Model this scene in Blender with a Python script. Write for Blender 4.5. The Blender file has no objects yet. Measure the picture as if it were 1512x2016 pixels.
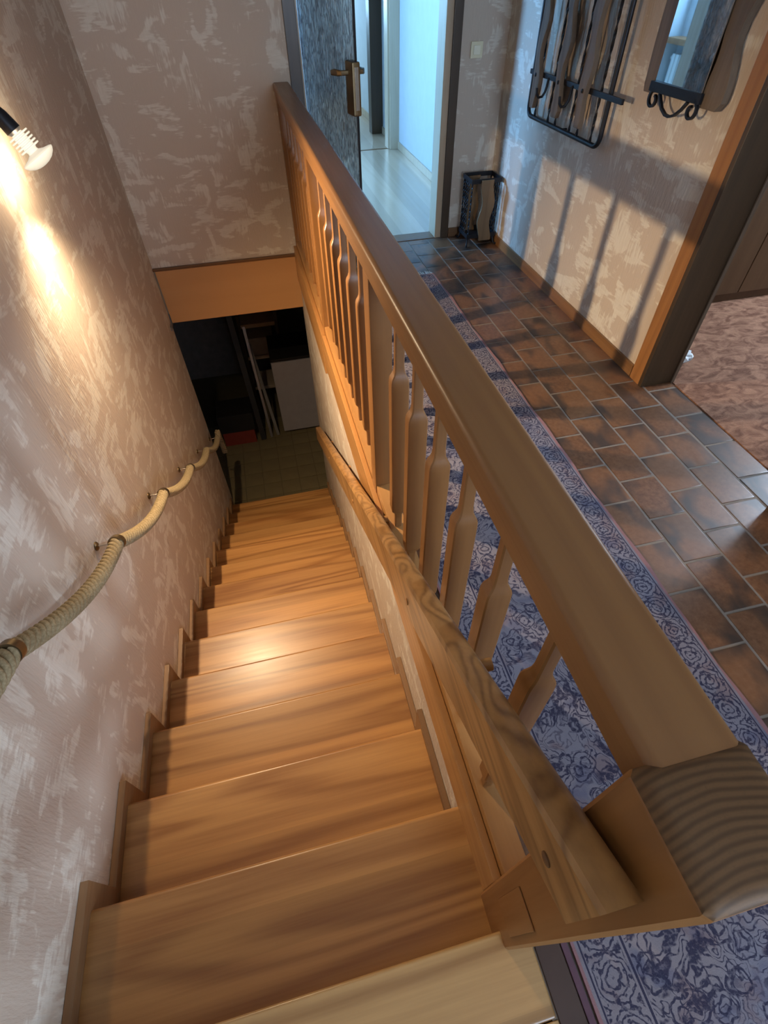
import bpy, bmesh, math, random
from mathutils import Vector, Matrix
random.seed(7)
S = bpy.context.scene
COL = S.collection
rad = math.radians

# ------------------------------------------------------------------ camera
cd = bpy.data.cameras.new('camera')
cam = bpy.data.objects.new('camera', cd)
COL.objects.link(cam)
cd.sensor_fit = 'VERTICAL'; cd.sensor_height = 36.0
cd.lens = 36.0 * 989.86 / 2016.0
cd.clip_start = 0.02; cd.clip_end = 60
Mc = Matrix.Rotation(rad(-12.569), 4, 'Z') @ Matrix.Rotation(rad(42.01), 4, 'X') @ Matrix.Rotation(rad(-1.357), 4, 'Z')
cam.matrix_world = Matrix.Translation((0, 0, 1.5)) @ Mc
S.camera = cam

# ------------------------------------------------------------------ world, exposure, daylight
S.view_settings.view_transform = 'Standard'
S.view_settings.look = 'None'
S.view_settings.exposure = 0.18
S.view_settings.gamma = 1.0
S.view_settings.use_curve_mapping = False
S.cycles.use_denoising = True
S.cycles.max_bounces = 6
S.cycles.diffuse_bounces = 3
S.cycles.glossy_bounces = 3
S.cycles.use_adaptive_sampling = True
S.cycles.adaptive_threshold = 0.08
S.cycles.use_light_tree = True
S.cycles.transparent_max_bounces = 16
S.cycles.caustics_reflective = False
S.cycles.caustics_refractive = False
S.cycles.sample_clamp_indirect = 6.0
W = bpy.data.worlds.new('daylight'); S.world = W; W.use_nodes = True
bg = W.node_tree.nodes['Background']
bg.inputs[0].default_value = (0.55, 0.75, 1.0, 1); bg.inputs[1].default_value = 1.0

def area(name, loc, direction, sx, sy, power, color):
    l = bpy.data.lights.new(name, 'AREA'); l.shape = 'RECTANGLE'
    l.size = sx; l.size_y = sy; l.energy = power; l.color = color
    o = bpy.data.objects.new(name, l); COL.objects.link(o)
    o.location = loc
    o.rotation_euler = Vector(direction).to_track_quat('-Z', 'Z').to_euler()
    return o
# daylight arriving at the panes of the house's windows
area('daylight_back_room', (-1.33, 5.15, 1.55), (1, 0, 0), 0.62, 1.35, 400, (0.19, 0.50, 1.0))
area('daylight_back_room_second', (-1.33, 6.25, 1.55), (1, 0, 0), 0.7, 1.35, 70, (0.22, 0.55, 1.0))
area('daylight_far_room', (0.5, 10.4, 1.55), (0, -1, 0), 1.5, 1.35, 110, (0.36, 0.68, 1.0))
area('daylight_carpet_room', (4.55, 2.08, 1.55), (-1, 0, 0), 0.62, 1.3, 250, (0.64, 0.80, 1.0))
area('daylight_hall', (1.02, -2.45, 1.45), (0, 1, 0), 1.25, 1.5, 90, (0.60, 0.77, 1.0))

# ------------------------------------------------------------------ helpers
def link(o, parent=None):
    COL.objects.link(o)
    if parent is not None: o.parent = parent
    return o
def obj(name, me, mat, parent=None, kind=None, label=None, cat=None, group=None):
    o = bpy.data.objects.new(name, me)
    if mat is not None and len(me.materials) == 0: me.materials.append(mat)
    link(o, parent)
    if me.get('wn'): o.modifiers.new('weighted', 'WEIGHTED_NORMAL').keep_sharp = True
    tag(o, label, cat, group, kind)
    return o
def tag(o, label=None, cat=None, group=None, kind=None):
    if label: o['label'] = label
    if cat: o['category'] = cat
    if group: o['group'] = group
    if kind: o['kind'] = kind
    return o
def empty(name, loc=(0, 0, 0), label=None, cat=None, group=None, kind=None):
    o = bpy.data.objects.new(name, None); o.location = loc
    o.empty_display_size = 0.05
    COL.objects.link(o)
    return tag(o, label, cat, group, kind)
def mesh_from(bm, name='m', smooth=False):
    me = bpy.data.meshes.new(name)
    bmesh.ops.recalc_face_normals(bm, faces=bm.faces)
    bm.to_mesh(me); bm.free()
    if smooth:
        for p in me.polygons: p.use_smooth = True
        try: me.set_sharp_from_angle(angle=rad(38))
        except Exception: pass
    return me
def box(x0, x1, y0, y1, z0, z1, bev=0.0, seg=2):
    bm = bmesh.new()
    bmesh.ops.create_cube(bm, size=1)
    bmesh.ops.scale(bm, vec=(x1 - x0, y1 - y0, z1 - z0), verts=bm.verts)
    bmesh.ops.translate(bm, vec=((x0 + x1) / 2, (y0 + y1) / 2, (z0 + z1) / 2), verts=bm.verts)
    if bev: bmesh.ops.bevel(bm, geom=bm.edges[:], offset=bev, segments=seg, profile=0.6, affect='EDGES')
    me = mesh_from(bm, 'box', bool(bev))
    if bev: me['wn'] = 1
    return me
def prism(pts, axis, a, b, bev=0.0, smooth=False):
    """outline pts (u,v) extruded along axis from a to b.  x:(y,z)  y:(x,z)  z:(x,y)"""
    bm = bmesh.new()
    def P(u, v, w):
        return {'x': (w, u, v), 'y': (u, w, v), 'z': (u, v, w)}[axis]
    vs = [bm.verts.new(P(u, v, a)) for u, v in pts]
    f = bm.faces.new(vs)
    r = bmesh.ops.extrude_face_region(bm, geom=[f])
    nv = [g for g in r['geom'] if isinstance(g, bmesh.types.BMVert)]
    d = {'x': (b - a, 0, 0), 'y': (0, b - a, 0), 'z': (0, 0, b - a)}[axis]
    bmesh.ops.translate(bm, vec=d, verts=nv)
    if bev: bmesh.ops.bevel(bm, geom=bm.edges[:], offset=bev, segments=2, profile=0.6, affect='EDGES')
    me = mesh_from(bm, 'prism', smooth or bool(bev))
    if smooth or bev: me['wn'] = 1
    return me
def sweep(path, section, closed=False, up=Vector((0, 0, 1)), twist=0.0, scale=None, smooth=True):
    """section: list of 2D points swept along path (Vectors)"""
    bm = bmesh.new(); rings = []
    n = len(path); path = [Vector(p) for p in path]
    t0 = None; nrm = None
    for i, p in enumerate(path):
        if closed: t = (path[(i + 1) % n] - path[i - 1])
        else: t = path[min(i + 1, n - 1)] - path[max(i - 1, 0)]
        t.normalize()
        if nrm is None:
            nrm = up - t * up.dot(t)
            if nrm.length < 1e-4: nrm = Vector((1, 0, 0)) - t * t.x
            nrm.normalize()
        else:
            nrm = nrm - t * nrm.dot(t); nrm.normalize()
        bi = t.cross(nrm)
        a = twist * i; k = scale[i] if scale else 1.0
        ca, sa = math.cos(a), math.sin(a)
        rings.append([bm.verts.new(p + (nrm * (u * ca - v * sa) + bi * (u * sa + v * ca)) * k) for u, v in section])
    m = len(section)
    for i in range(n if closed else n - 1):
        A, B = rings[i], rings[(i + 1) % n]
        for j in range(m):
            bm.faces.new((A[j], A[(j + 1) % m], B[(j + 1) % m], B[j]))
    if not closed:
        bm.faces.new(rings[0]); bm.faces.new(rings[-1])
    return mesh_from(bm, 'sweep', smooth)
def circ(r, n=10):
    return [(r * math.cos(2 * math.pi * i / n), r * math.sin(2 * math.pi * i / n)) for i in range(n)]
def rect(a, b):
    return [(-a, -b), (a, -b), (a, b), (-a, b)]
def tube(path, r, n=10, closed=False):
    return sweep(path, circ(r, n), closed)
def rrect(hx, hy, r, n=1):
    pts = []
    for cx, cy, a0 in ((hx - r, hy - r, 0), (-hx + r, hy - r, 90), (-hx + r, -hy + r, 180), (hx - r, -hy + r, 270)):
        for i in range(n + 1):
            a = rad(a0 + 90 * i / n); pts.append((cx + r * math.cos(a), cy + r * math.sin(a)))
    return pts
def loft_z(rings, cx=0, cy=0):
    """rings: list of (z, hx, hy, r)"""
    bm = bmesh.new(); R = []
    for z, hx, hy, r in rings:
        R.append([bm.verts.new((cx + u, cy + v, z)) for u, v in rrect(hx, hy, r)])
    m = len(R[0])
    for A, B in zip(R, R[1:]):
        for j in range(m): bm.faces.new((A[j], A[(j + 1) % m], B[(j + 1) % m], B[j]))
    bm.faces.new(R[0]); bm.faces.new(R[-1])
    return mesh_from(bm, 'loft', True)
def lathe(prof, origin, axis, n=24):
    """prof: list of (s along axis, radius)"""
    axis = Vector(axis).normalized(); q = Vector((0, 0, 1)).rotation_difference(axis)
    bm = bmesh.new(); R = []; o = Vector(origin)
    for s, r in prof:
        r = max(r, 1e-4)
        R.append([bm.verts.new(o + q @ Vector((r * math.cos(2 * math.pi * i / n), r * math.sin(2 * math.pi * i / n), s))) for i in range(n)])
    for A, B in zip(R, R[1:]):
        for j in range(n): bm.faces.new((A[j], A[(j + 1) % n], B[(j + 1) % n], B[j]))
    bm.faces.new(R[0]); bm.faces.new(R[-1])
    return mesh_from(bm, 'lathe', True)

# ------------------------------------------------------------------ materials
class N:
    def __init__(s, name):
        s.m = bpy.data.materials.new(name); s.m.use_nodes = True
        s.t = s.m.node_tree; s.b = s.t.nodes['Principled BSDF']; s.out = s.t.nodes['Material Output']
    def n(s, typ, **kw):
        nd = s.t.nodes.new('ShaderNode' + typ)
        for k, v in kw.items(): setattr(nd, k, v)
        return nd
    def put(s, sock, v):
        if isinstance(v, bpy.types.NodeSocket): s.t.links.new(v, sock)
        elif v is not None: sock.default_value = v
    def co(s, kind='Object'): return s.n('TexCoord').outputs[kind]
    def rnd(s): return s.n('ObjectInfo').outputs['Random']
    def map(s, v, scale=(1, 1, 1), loc=(0, 0, 0), rot=(0, 0, 0)):
        m = s.n('Mapping'); s.put(m.inputs[0], v); m.inputs['Scale'].default_value = scale
        m.inputs['Location'].default_value = loc; m.inputs['Rotation'].default_value = rot
        return m.outputs[0]
    def noise(s, v, scale=5, detail=3, rough=.5, dist=0, out=0):
        m = s.n('TexNoise'); s.put(m.inputs['Vector'], v); s.put(m.inputs['Scale'], scale)
        m.inputs['Detail'].default_value = detail; m.inputs['Roughness'].default_value = rough
        m.inputs['Distortion'].default_value = dist
        return m.outputs[out]
    def vor(s, v, scale=5, feature='F1', out='Distance', rnd=1.0):
        m = s.n('TexVoronoi'); m.feature = feature; s.put(m.inputs['Vector'], v)
        m.inputs['Scale'].default_value = scale; m.inputs['Randomness'].default_value = rnd
        return m.outputs[out]
    def math(s, op, a, b=None, c=None, clamp=False):
        m = s.n('Math'); m.operation = op; m.use_clamp = clamp
        s.put(m.inputs[0], a)
        if b is not None: s.put(m.inputs[1], b)
        if c is not None: s.put(m.inputs[2], c)
        return m.outputs[0]
    def vmath(s, op, a, b=None):
        m = s.n('VectorMath'); m.operation = op; s.put(m.inputs[0], a)
        if b is not None: s.put(m.inputs[1], b)
        return m.outputs[0]
    def ramp(s, f, stops, interp='LINEAR'):
        m = s.n('ValToRGB'); s.put(m.inputs[0], f); e = m.color_ramp.elements
        m.color_ramp.interpolation = interp
        while len(e) < len(stops): e.new(0.5)
        for i, (p, c) in enumerate(stops):
            e[i].position = p
            e[i].color = (c, c, c, 1) if not hasattr(c, '__len__') else (*c, 1)
        return m.outputs[0]
    def mr(s, f, a, b, c=0.0, d=1.0):
        m = s.n('MapRange'); s.put(m.inputs[0], f)
        for i, v in enumerate((a, b, c, d)): m.inputs[i + 1].default_value = v
        return m.outputs[0]
    def mix(s, f, a, b, mode='MIX'):
        m = s.n('Mix'); m.data_type = 'RGBA'; m.blend_type = mode
        s.put(m.inputs[0], f)
        for k, v in ((6, a), (7, b)):
            s.put(m.inputs[k], v if isinstance(v, bpy.types.NodeSocket) else (*v, 1))
        return m.outputs[2]
    def sep(s, v):
        m = s.n('SeparateXYZ'); s.put(m.inputs[0], v); return m.outputs
    def comb(s, x=0.0, y=0.0, z=0.0):
        m = s.n('CombineXYZ')
        for i, v in enumerate((x, y, z)): s.put(m.inputs[i], v)
        return m.outputs[0]
    def bump(s, h, strength=.2, dist=.01):
        m = s.n('Bump'); s.put(m.inputs['Height'], h); m.inputs['Strength'].default_value = strength
        m.inputs['Distance'].default_value = dist
        s.t.links.new(m.outputs[0], s.b.inputs['Normal'])
    def fin(s, col=None, rough=.5, metal=0, spec=.5, coat=0, coat_r=.1):
        if col is not None: s.put(s.b.inputs['Base Color'], col if isinstance(col, bpy.types.NodeSocket) else (*col, 1))
        s.put(s.b.inputs['Roughness'], rough); s.b.inputs['Metallic'].default_value = metal
        s.b.inputs['Specular IOR Level'].default_value = spec
        s.b.inputs['Coat Weight'].default_value = coat; s.b.inputs['Coat Roughness'].default_value = coat_r
        return s.m

def wood(name, base, dark, axis, rough=.34, freq=9.0, size=1.0, contrast=.55, stave=0.0, fibre=.35, along=.055, coat=.15):
    k = N(name)
    v = k.co()
    off = k.math('MULTIPLY', k.rnd(), 37.0)
    v = k.vmath('ADD', v, k.comb(off, off, off))
    sc = [size] * 3; sc[axis] = size * along
    p = k.map(v, sc)
    n1 = k.noise(p, 3.0, 1.5, .45, .25)
    ring = k.math('SINE', k.math('MULTIPLY', n1, freq * 6.283))
    ring = k.mr(ring, -.9, 1, 0, 1)
    ring = k.math('POWER', ring, 1.6)
    sf = [90.0] * 3; sf[axis] = 3.0
    fib = k.noise(k.map(v, sf), 1.0, 2, .6)
    slow = k.noise(p, 1.1, 2, .5)
    f = k.math('ADD', k.math('MULTIPLY', ring, contrast), k.math('MULTIPLY', k.mr(fib, .3, .75), fibre))
    f = k.math('ADD', f, k.math('MULTIPLY', k.math('SUBTRACT', slow, .5), .5), clamp=True)
    col = k.mix(f, base, dark)
    if stave:
        s = k.sep(k.co())
        idx = k.math('FLOOR', k.math('DIVIDE', s[1 if axis == 0 else 0], stave))
        wn = k.n('TexWhiteNoise'); wn.noise_dimensions = '2D'
        k.put(wn.inputs['Vector'], k.comb(idx, off, 0))
        g = k.mr(wn.outputs['Value'], 0, 1, .80, 1.12)
        col = k.mix(1.0, col, k.comb(g, g, g), 'MULTIPLY')
    k.bump(fib, .06, .003)
    return k.fin(col, k.mr(fib, 0, 1, rough - .06, rough + .08), coat=coat, coat_r=.25)

OAK = (0.52, 0.262, 0.085); OAKD = (0.27, 0.108, 0.030)
oak_x = wood('oak_along_width', OAK, OAKD, 0, .37, 8, 1.8, .62, stave=.098, along=.07)
oak_riser = wood('oak_riser', (0.40, 0.2, 0.075), (0.22, 0.095, 0.03), 0, .4, 7, 1.6, .5)
oak_y = wood('oak_along_length', (0.43, 0.212, 0.070), (0.26, 0.112, 0.032), 1, .36, 7, 2.2, .30, fibre=.22)
oak_rail = wood('oak_top_rail', (0.27, 0.125, 0.04), (0.19, 0.08, 0.024), 1, .40, 7, 2.2, .30, fibre=.22, coat=.1)
oak_z = wood('oak_upright', (0.275, 0.12, 0.035), (0.17, 0.07, 0.02), 2, .42, 6, 2.2, .30, fibre=.2)
oak_hand = wood('oak_handrail', (0.42, 0.222, 0.08), (0.17, 0.08, 0.026), 1, .33, 13, 2.8, .62, fibre=.3, along=.075)
oak_land = wood('oak_landing', (0.45, 0.27, 0.11), (0.25, 0.125, 0.045), 0, .30, 7, 1.6, .6, stave=.14)
panel_w = wood('fascia_panel', (0.56, 0.29, 0.115), (0.47, 0.23, 0.085), 0, .55, 4, 1.2, .25, fibre=.1, coat=0)
trim_w = wood('brown_trim', (0.17, 0.078, 0.027), (0.09, 0.038, 0.013), 2, .45, 6, 2, .4)
trim_wy = wood('brown_skirting', (0.24, 0.115, 0.042), (0.13, 0.058, 0.02), 1, .4, 6, 2, .4)
skirt_w = wood('stair_skirting', (0.25, 0.135, 0.062), (0.16, 0.08, 0.034), 1, .42, 6, 2, .3)
trim_wx = wood('brown_trim_across', (0.17, 0.078, 0.027), (0.09, 0.038, 0.013), 0, .45, 6, 2, .4)
casing_w = wood('casing_wood', (0.33, 0.14, 0.042), (0.2, 0.078, 0.022), 2, .4, 6, 2, .4)
dark_w = wood('dark_frame_wood', (0.062, 0.034, 0.014), (0.038, 0.02, 0.008), 2, .45, 6, 2, .4)
cream_w = wood('pale_frame_wood', (0.50, 0.38, 0.26), (0.4, 0.29, 0.18), 2, .4, 5, 2, .3)
grey_w = wood('weathered_slat', (0.16, 0.112, 0.074), (0.08, 0.053, 0.034), 2, .6, 6, 2.4, .5, coat=0)
stand_w = wood('stand_slat', (0.19, 0.115, 0.055), (0.12, 0.068, 0.03), 2, .55, 6, 2.4, .4, coat=0)
pale_floor = wood('pale_laminate', (0.50, 0.365, 0.25), (0.42, 0.295, 0.185), 1, .22, 6, 1.4, .35, stave=.19, coat=.2)
ward_w = wood('wardrobe_wood', (0.11, 0.058, 0.026), (0.075, 0.036, 0.015), 2, .4, 6, 2, .4)

def wallpaper():
    k = N('plaster_wallpaper')
    v = k.co()
    sv = k.noise(k.map(v, (85, 85, 13)), 1.0, 3, .6)          # upright brush streaks
    sh = k.noise(k.map(v, (16, 16, 95), (3, 1, 2)), 1.0, 3, .6)   # level brush streaks
    pick = k.mr(k.noise(v, 6.5, 1, .5), .46, .54)
    stk = k.mix(pick, k.comb(sv, sv, sv), k.comb(sh, sh, sh))
    stk = k.math('SUBTRACT', stk, .5)
    pa = k.noise(k.map(v, (7.5, 7.5, 5.0)), 1.0, 2.2, .55, .6)
    pb = k.noise(k.map(v, (4.2, 4.2, 10.5), (1, 5, 2)), 1.0, 2.2, .55, .6)
    p = k.math('MAXIMUM', pa, k.math('SUBTRACT', pb, .01))
    f = k.mr(k.math('ADD', p, k.math('MULTIPLY', stk, .30)), .555, .615)
    tint = k.noise(v, 1.3, 2, .5)
    base = k.mix(tint, (0.53, 0.445, 0.355), (0.56, 0.455, 0.375))
    light = k.mix(k.mr(stk, -.15, .15), (0.66, 0.60, 0.51), (0.73, 0.68, 0.59))
    col = k.mix(k.math('MULTIPLY', f, .80), base, light)
    h = k.math('ADD', k.math('MULTIPLY', sv, .8), k.math('MULTIPLY', k.noise(k.map(v, (150, 150, 45)), 1.0, 2, .6), .4))
    k.bump(h, .42, .007)
    return k.fin(col, .75, spec=.25)
paper = wallpaper()

def plain(name, col, rough=.5, metal=0, spec=.5, var=.12, scale=12, bump=0):
    k = N(name)
    n = k.noise(k.co(), scale, 3, .55)
    f = k.mr(n, .25, .75, 1 - var, 1 + var)
    c = k.mix(1.0, col, k.comb(f, f, f), 'MULTIPLY')
    if bump: k.bump(k.noise(k.co(), scale * 6, 3, .6), bump, .003)
    return k.fin(c, rough, metal, spec)
white_wall = plain('white_plaster', (0.52, 0.54, 0.55), .8, var=.03, bump=.08)
white_ceil = plain('white_ceiling', (0.74, 0.72, 0.68), .85, var=.03)
cellar_wall = plain('cellar_plaster', (0.20, 0.18, 0.17), .9, var=.15, bump=.1)  # white walls coloured dark grey, the cellar's shade put into the albedo
iron = plain('black_iron', (0.018, 0.018, 0.022), .45, .6, var=.3, bump=.05)
brass = plain('brass', (0.20, 0.145, 0.08), .42, 1.0, var=.15)
chrome = plain('bright_steel', (0.6, 0.55, 0.48), .2, 1.0, var=.05)
ivory = plain('ivory_plastic', (0.74, 0.68, 0.47), .4, var=.03)
ivory2 = plain('ivory_rocker', (0.82, 0.78, 0.60), .35, var=.03)
white_enamel = plain('white_enamel', (0.36, 0.345, 0.37), .4, var=.05)
paper_white = plain('crumpled_paper', (0.75, 0.8, 0.85), .8, var=.1)
red_pl = plain('red_plastic', (0.20, 0.03, 0.02), .5, var=.1)
black_pl = plain('black_plastic', (0.012, 0.011, 0.011), .5, var=.2)
grey_board = plain('grey_board', (0.17, 0.16, 0.155), .8, var=.1)
beige_box = plain('beige_card', (0.34, 0.27, 0.2), .8, var=.1)
curtain_m = plain('radiator_enamel', (0.78, 0.78, 0.76), .35, var=.02)
dull_steel = plain('dull_steel', (0.28, 0.27, 0.26), .4, .9, var=.15)

def tile_mat():
    k = N('rustic_floor_tile')
    r = k.rnd(); v = k.co()
    o = k.math('MULTIPLY', r, 53.0)
    vv = k.vmath('ADD', v, k.comb(o, o, o))
    n = k.noise(k.map(vv, (7, 4, 7)), 1.0, 2, .5, .6)
    fine = k.noise(vv, 55, 4, .65)
    warm = k.mix(r, (0.095, 0.040, 0.021), (0.17, 0.075, 0.034))
    warm = k.mix(k.mr(fine, .3, .75), warm, (0.20, 0.098, 0.05))
    s = k.sep(v)
    edge = k.math('MAXIMUM', k.math('ABSOLUTE', k.math('MULTIPLY', s[0], 12.6)), k.math('ABSOLUTE', k.math('MULTIPLY', s[1], 9.5)))
    smoke = k.mr(k.math('ADD', n, k.math('MULTIPLY', edge, .12)), .56, .74)
    col = k.mix(k.math('MULTIPLY', smoke, .85), warm, (0.030, 0.025, 0.024))
    k.bump(k.math('ADD', k.noise(vv, 22, 3, .5), k.math('MULTIPLY', fine, .3)), .07, .003)
    return k.fin(col, k.mr(n, .3, .7, .30, .42), spec=.45)
tile_m = tile_mat()
grout = plain('grout', (0.21, 0.175, 0.145), .85, var=.15, scale=30)
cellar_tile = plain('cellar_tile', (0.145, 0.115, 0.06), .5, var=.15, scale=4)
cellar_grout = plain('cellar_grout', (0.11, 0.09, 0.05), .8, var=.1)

def carpet_mat():
    k = N('mottled_carpet')
    v = k.co()
    a = k.noise(k.map(v, (9, 16, 10)), 1.0, 3, .6, 1.6)
    f = k.noise(v, 160, 2, .6)
    col = k.mix(k.mr(a, .36, .66), (0.13, 0.052, 0.027), (0.42, 0.22, 0.135))
    col = k.mix(k.mr(f, .3, .7, 0, .5), col, (0.25, 0.12, 0.075))
    k.bump(f, .5, .006)
    return k.fin(col, .8, spec=.2)
carpet_m = carpet_mat()

RX0, RX1, RY0, RY1 = 0.388, 1.153, -1.75, 3.395
def rug_mat():
    k = N('oriental_rug')
    v = k.co(); s = k.sep(v)
    x, y = s[0], s[1]
    wob = k.noise(v, 30, 2, .5, 0, 1)
    wv = k.vmath('ADD', v, k.vmath('MULTIPLY', k.vmath('SUBTRACT', wob, (.5, .5, .5)), (.03, .03, 0)))
    dx = k.math('MINIMUM', k.math('SUBTRACT', x, RX0), k.math('SUBTRACT', RX1, x))
    dy = k.math('MINIMUM', k.math('SUBTRACT', y, RY0), k.math('SUBTRACT', RY1, y))
    d = k.math('MINIMUM', dx, dy)
    # field: scrolling vines and blossoms
    n1 = k.noise(wv, 9.0, 2.5, .5, .9)
    c1 = k.math('ABSOLUTE', k.math('SINE', k.math('MULTIPLY', n1, 42.0)))
    vine = k.mr(c1, .30, .52, 1, 0)
    vd = k.vor(wv, 15.0)
    ring = k.math('ABSOLUTE', k.math('SINE', k.math('MULTIPLY', vd, 15.0)))
    flower = k.math('MULTIPLY', k.mr(ring, .40, .6, 1, 0), k.mr(vd, .48, .54, 1, 0))
    n2 = k.noise(wv, 5.0, 2, .5, .5)
    dense = k.mr(n2, .40, .50)
    ink = k.math('MAXIMUM', k.math('MULTIPLY', vine, k.mr(n2, .35, .45, .55, 1)), flower)
    ink = k.math('MAXIMUM', ink, k.math('MULTIPLY', k.mr(k.noise(wv, 26, 2, .5), .55, .60), dense))
    # border: row of linked rosettes
    fy = k.math('SUBTRACT', k.math('FRACT', k.math('DIVIDE', y, .088)), .5)
    fx = k.math('DIVIDE', k.math('SUBTRACT', d, .068), .088)
    wn = k.math('MULTIPLY', k.math('SUBTRACT', k.noise(v, 45, 2, .5), .5), .34)
    r = k.math('ADD', k.math('SQRT', k.math('ADD', k.math('MULTIPLY', fy, fy), k.math('MULTIPLY', fx, fx))), wn)
    ros = k.math('ABSOLUTE', k.math('SINE', k.math('MULTIPLY', r, 20.0)))
    rosi = k.math('MAXIMUM', k.mr(ros, .42, .62, 1, 0), k.mr(k.noise(v, 75, 2, .5), .57, .62))
    inb = k.math('MULTIPLY', k.mr(d, .108, .110, 1, 0), k.mr(d, .022, .024))
    ink = k.math('ADD', k.math('MULTIPLY', rosi, inb), k.math('MULTIPLY', ink, k.mr(d, .122, .124)), clamp=True)
    # thin guard lines
    g1 = k.math('LESS_THAN', k.math('ABSOLUTE', k.math('SUBTRACT', d, .117)), .0028)
    g2 = k.math('LESS_THAN', k.math('ABSOLUTE', k.math('SUBTRACT', d, .0195)), .002)
    ink = k.math('MAXIMUM', k.math('MULTIPLY', ink, k.mr(k.noise(v, 110, 2, .6), .34, .5, .45, 1)), k.math('MAXIMUM', g1, g2))
    ground = k.mix(k.mr(k.noise(v, 2.4, 2, .5), .42, .60), (0.20, 0.19, 0.23), (0.225, 0.195, 0.21))
    fill = k.mix(k.mr(k.noise(wv, 13, 2, .5), .55, .64, 0, .7), ground, (0.18, 0.13, 0.14))
    fill = k.mix(k.mr(k.noise(k.vmath('ADD', wv, (5, 3, 0)), 11, 2, .5), .58, .66, 0, .7), fill, (0.10, 0.105, 0.165))
    col = k.mix(k.math('MULTIPLY', ink, .92), fill, (0.013, 0.013, 0.04))
    edge = k.mr(d, .009, .011, 1, 0)
    col = k.mix(edge, col, (0.28, 0.14, 0.14))
    pile = k.noise(v, 350, 2, .6)
    col = k.mix(k.mr(pile, .3, .7, 0, .22), col, (0.12, 0.11, 0.16))
    k.bump(pile, .35, .003)
    return k.fin(col, .85, spec=.15)
rug_m = rug_mat()

def rope_mat():
    k = N('hemp_rope'); v = k.co()
    n = k.noise(k.map(v, (160, 160, 160)), 1.0, 3, .6)
    c = k.mix(k.mr(n, .3, .7), (0.22, 0.16, 0.082), (0.36, 0.28, 0.165))
    k.bump(n, .4, .003)
    return k.fin(c, .85, spec=.2)
rope_m = rope_mat()

def endgrain_mat():
    k = N('oak_end_grain'); v = k.co(); s = k.sep(v)
    dx = k.math('SUBTRACT', s[0], .30); dy = k.math('SUBTRACT', s[1], -.16)
    r = k.math('SQRT', k.math('ADD', k.math('MULTIPLY', dx, dx), k.math('MULTIPLY', dy, dy)))
    r = k.math('ADD', r, k.math('MULTIPLY', k.noise(v, 12, 2, .5), .012))
    b = k.math('SINE', k.math('MULTIPLY', r, 780.0))
    pore = k.noise(v, 240, 2, .6)
    c = k.mix(k.math('MULTIPLY', k.mr(b, -.6, .9), .8), (0.15, 0.078, 0.032), (0.075, 0.038, 0.016))
    c = k.mix(k.mr(pore, .5, .75, 0, .4), c, (0.1, 0.055, 0.024))
    return k.fin(c, .6, spec=.3)
endgrain = endgrain_mat()

def glass_mat():
    k = N('structured_glass'); v = k.co()
    w = k.noise(v, 14, 2, .5, 0, 1)
    st = k.vmath('ADD', k.map(v, (46, 46, 13)), k.vmath('MULTIPLY', k.vmath('SUBTRACT', w, (.5, .5, .5)), (2.2, 2.2, 2.2)))
    c = k.vor(st, 1.0, 'F1'); e = k.vor(st, 1.0, 'DISTANCE_TO_EDGE')
    fine = k.noise(k.map(v, (130, 130, 26)), 1, 2, .5)
    k.bump(k.math('ADD', c, k.math('MULTIPLY', fine, .3)), 1.0, .02)
    nrm = k.t.nodes['Bump'].outputs[0] if 'Bump' in k.t.nodes else k.b.inputs['Normal'].links[0].from_socket
    f = k.mr(k.math('ADD', e, k.math('MULTIPLY', k.math('SUBTRACT', fine, .5), .8)), .04, .22)
    rf = k.n('BsdfRefraction'); rf.inputs['Roughness'].default_value = .28; rf.inputs['IOR'].default_value = 1.04
    k.put(rf.inputs['Color'], k.mix(f, (.40, .37, .37), (1.0, .97, .93)))
    gl = k.n('BsdfGlossy'); gl.inputs['Roughness'].default_value = .12
    df = k.n('BsdfTranslucent'); df.inputs[0].default_value = (.86, .87, .95, 1)
    for q in (gl, df): k.t.links.new(nrm, q.inputs['Normal'])
    m0 = k.n('MixShader'); m0.inputs[0].default_value = .10
    k.t.links.new(rf.outputs[0], m0.inputs[1]); k.t.links.new(gl.outputs[0], m0.inputs[2])
    mx = k.n('MixShader'); k.put(mx.inputs[0], k.mr(f, 0, 1, .06, .25))
    k.t.links.new(m0.outputs[0], mx.inputs[1]); k.t.links.new(df.outputs[0], mx.inputs[2])
    k.t.links.new(mx.outputs[0], k.out.inputs[0])
    return k.m
sglass = glass_mat()
def mirror_mat():
    k = N('mirror_glass'); k.fin(k.mix(k.mr(k.noise(k.co(), 3), 0, 1), (0.9, 0.92, 0.92), (0.93, 0.94, 0.94)), .02, 1.0)
    return k.m
mirror_m = mirror_mat()
def pane_mat():
    k = N('window_pane')
    g = k.n('BsdfGlossy'); g.inputs['Roughness'].default_value = .05
    tr = k.n('BsdfTransparent'); mx = k.n('MixShader'); mx.inputs[0].default_value = .06
    k.t.links.new(tr.outputs[0], mx.inputs[1]); k.t.links.new(g.outputs[0], mx.inputs[2]); k.t.links.new(mx.outputs[0], k.out.inputs[0])
    return k.m
pane_m = pane_mat()
def lampglass_mat():
    k = N('lit_lamp_glass')
    e = k.n('Emission'); e.inputs[0].default_value = (1.0, .88, .68, 1)
    lw = k.n('LayerWeight'); lw.inputs[0].default_value = .35
    k.put(e.inputs[1], k.mr(lw.outputs['Facing'], 0, 1, 1.5, .5))
    tr = k.n('BsdfTransparent'); mx = k.n('MixShader'); mx.inputs[0].default_value = .55
    k.t.links.new(tr.outputs[0], mx.inputs[1]); k.t.links.new(e.outputs[0], mx.inputs[2]); k.t.links.new(mx.outputs[0], k.out.inputs[0])
    return k.m
lampglass = lampglass_mat()

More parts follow.
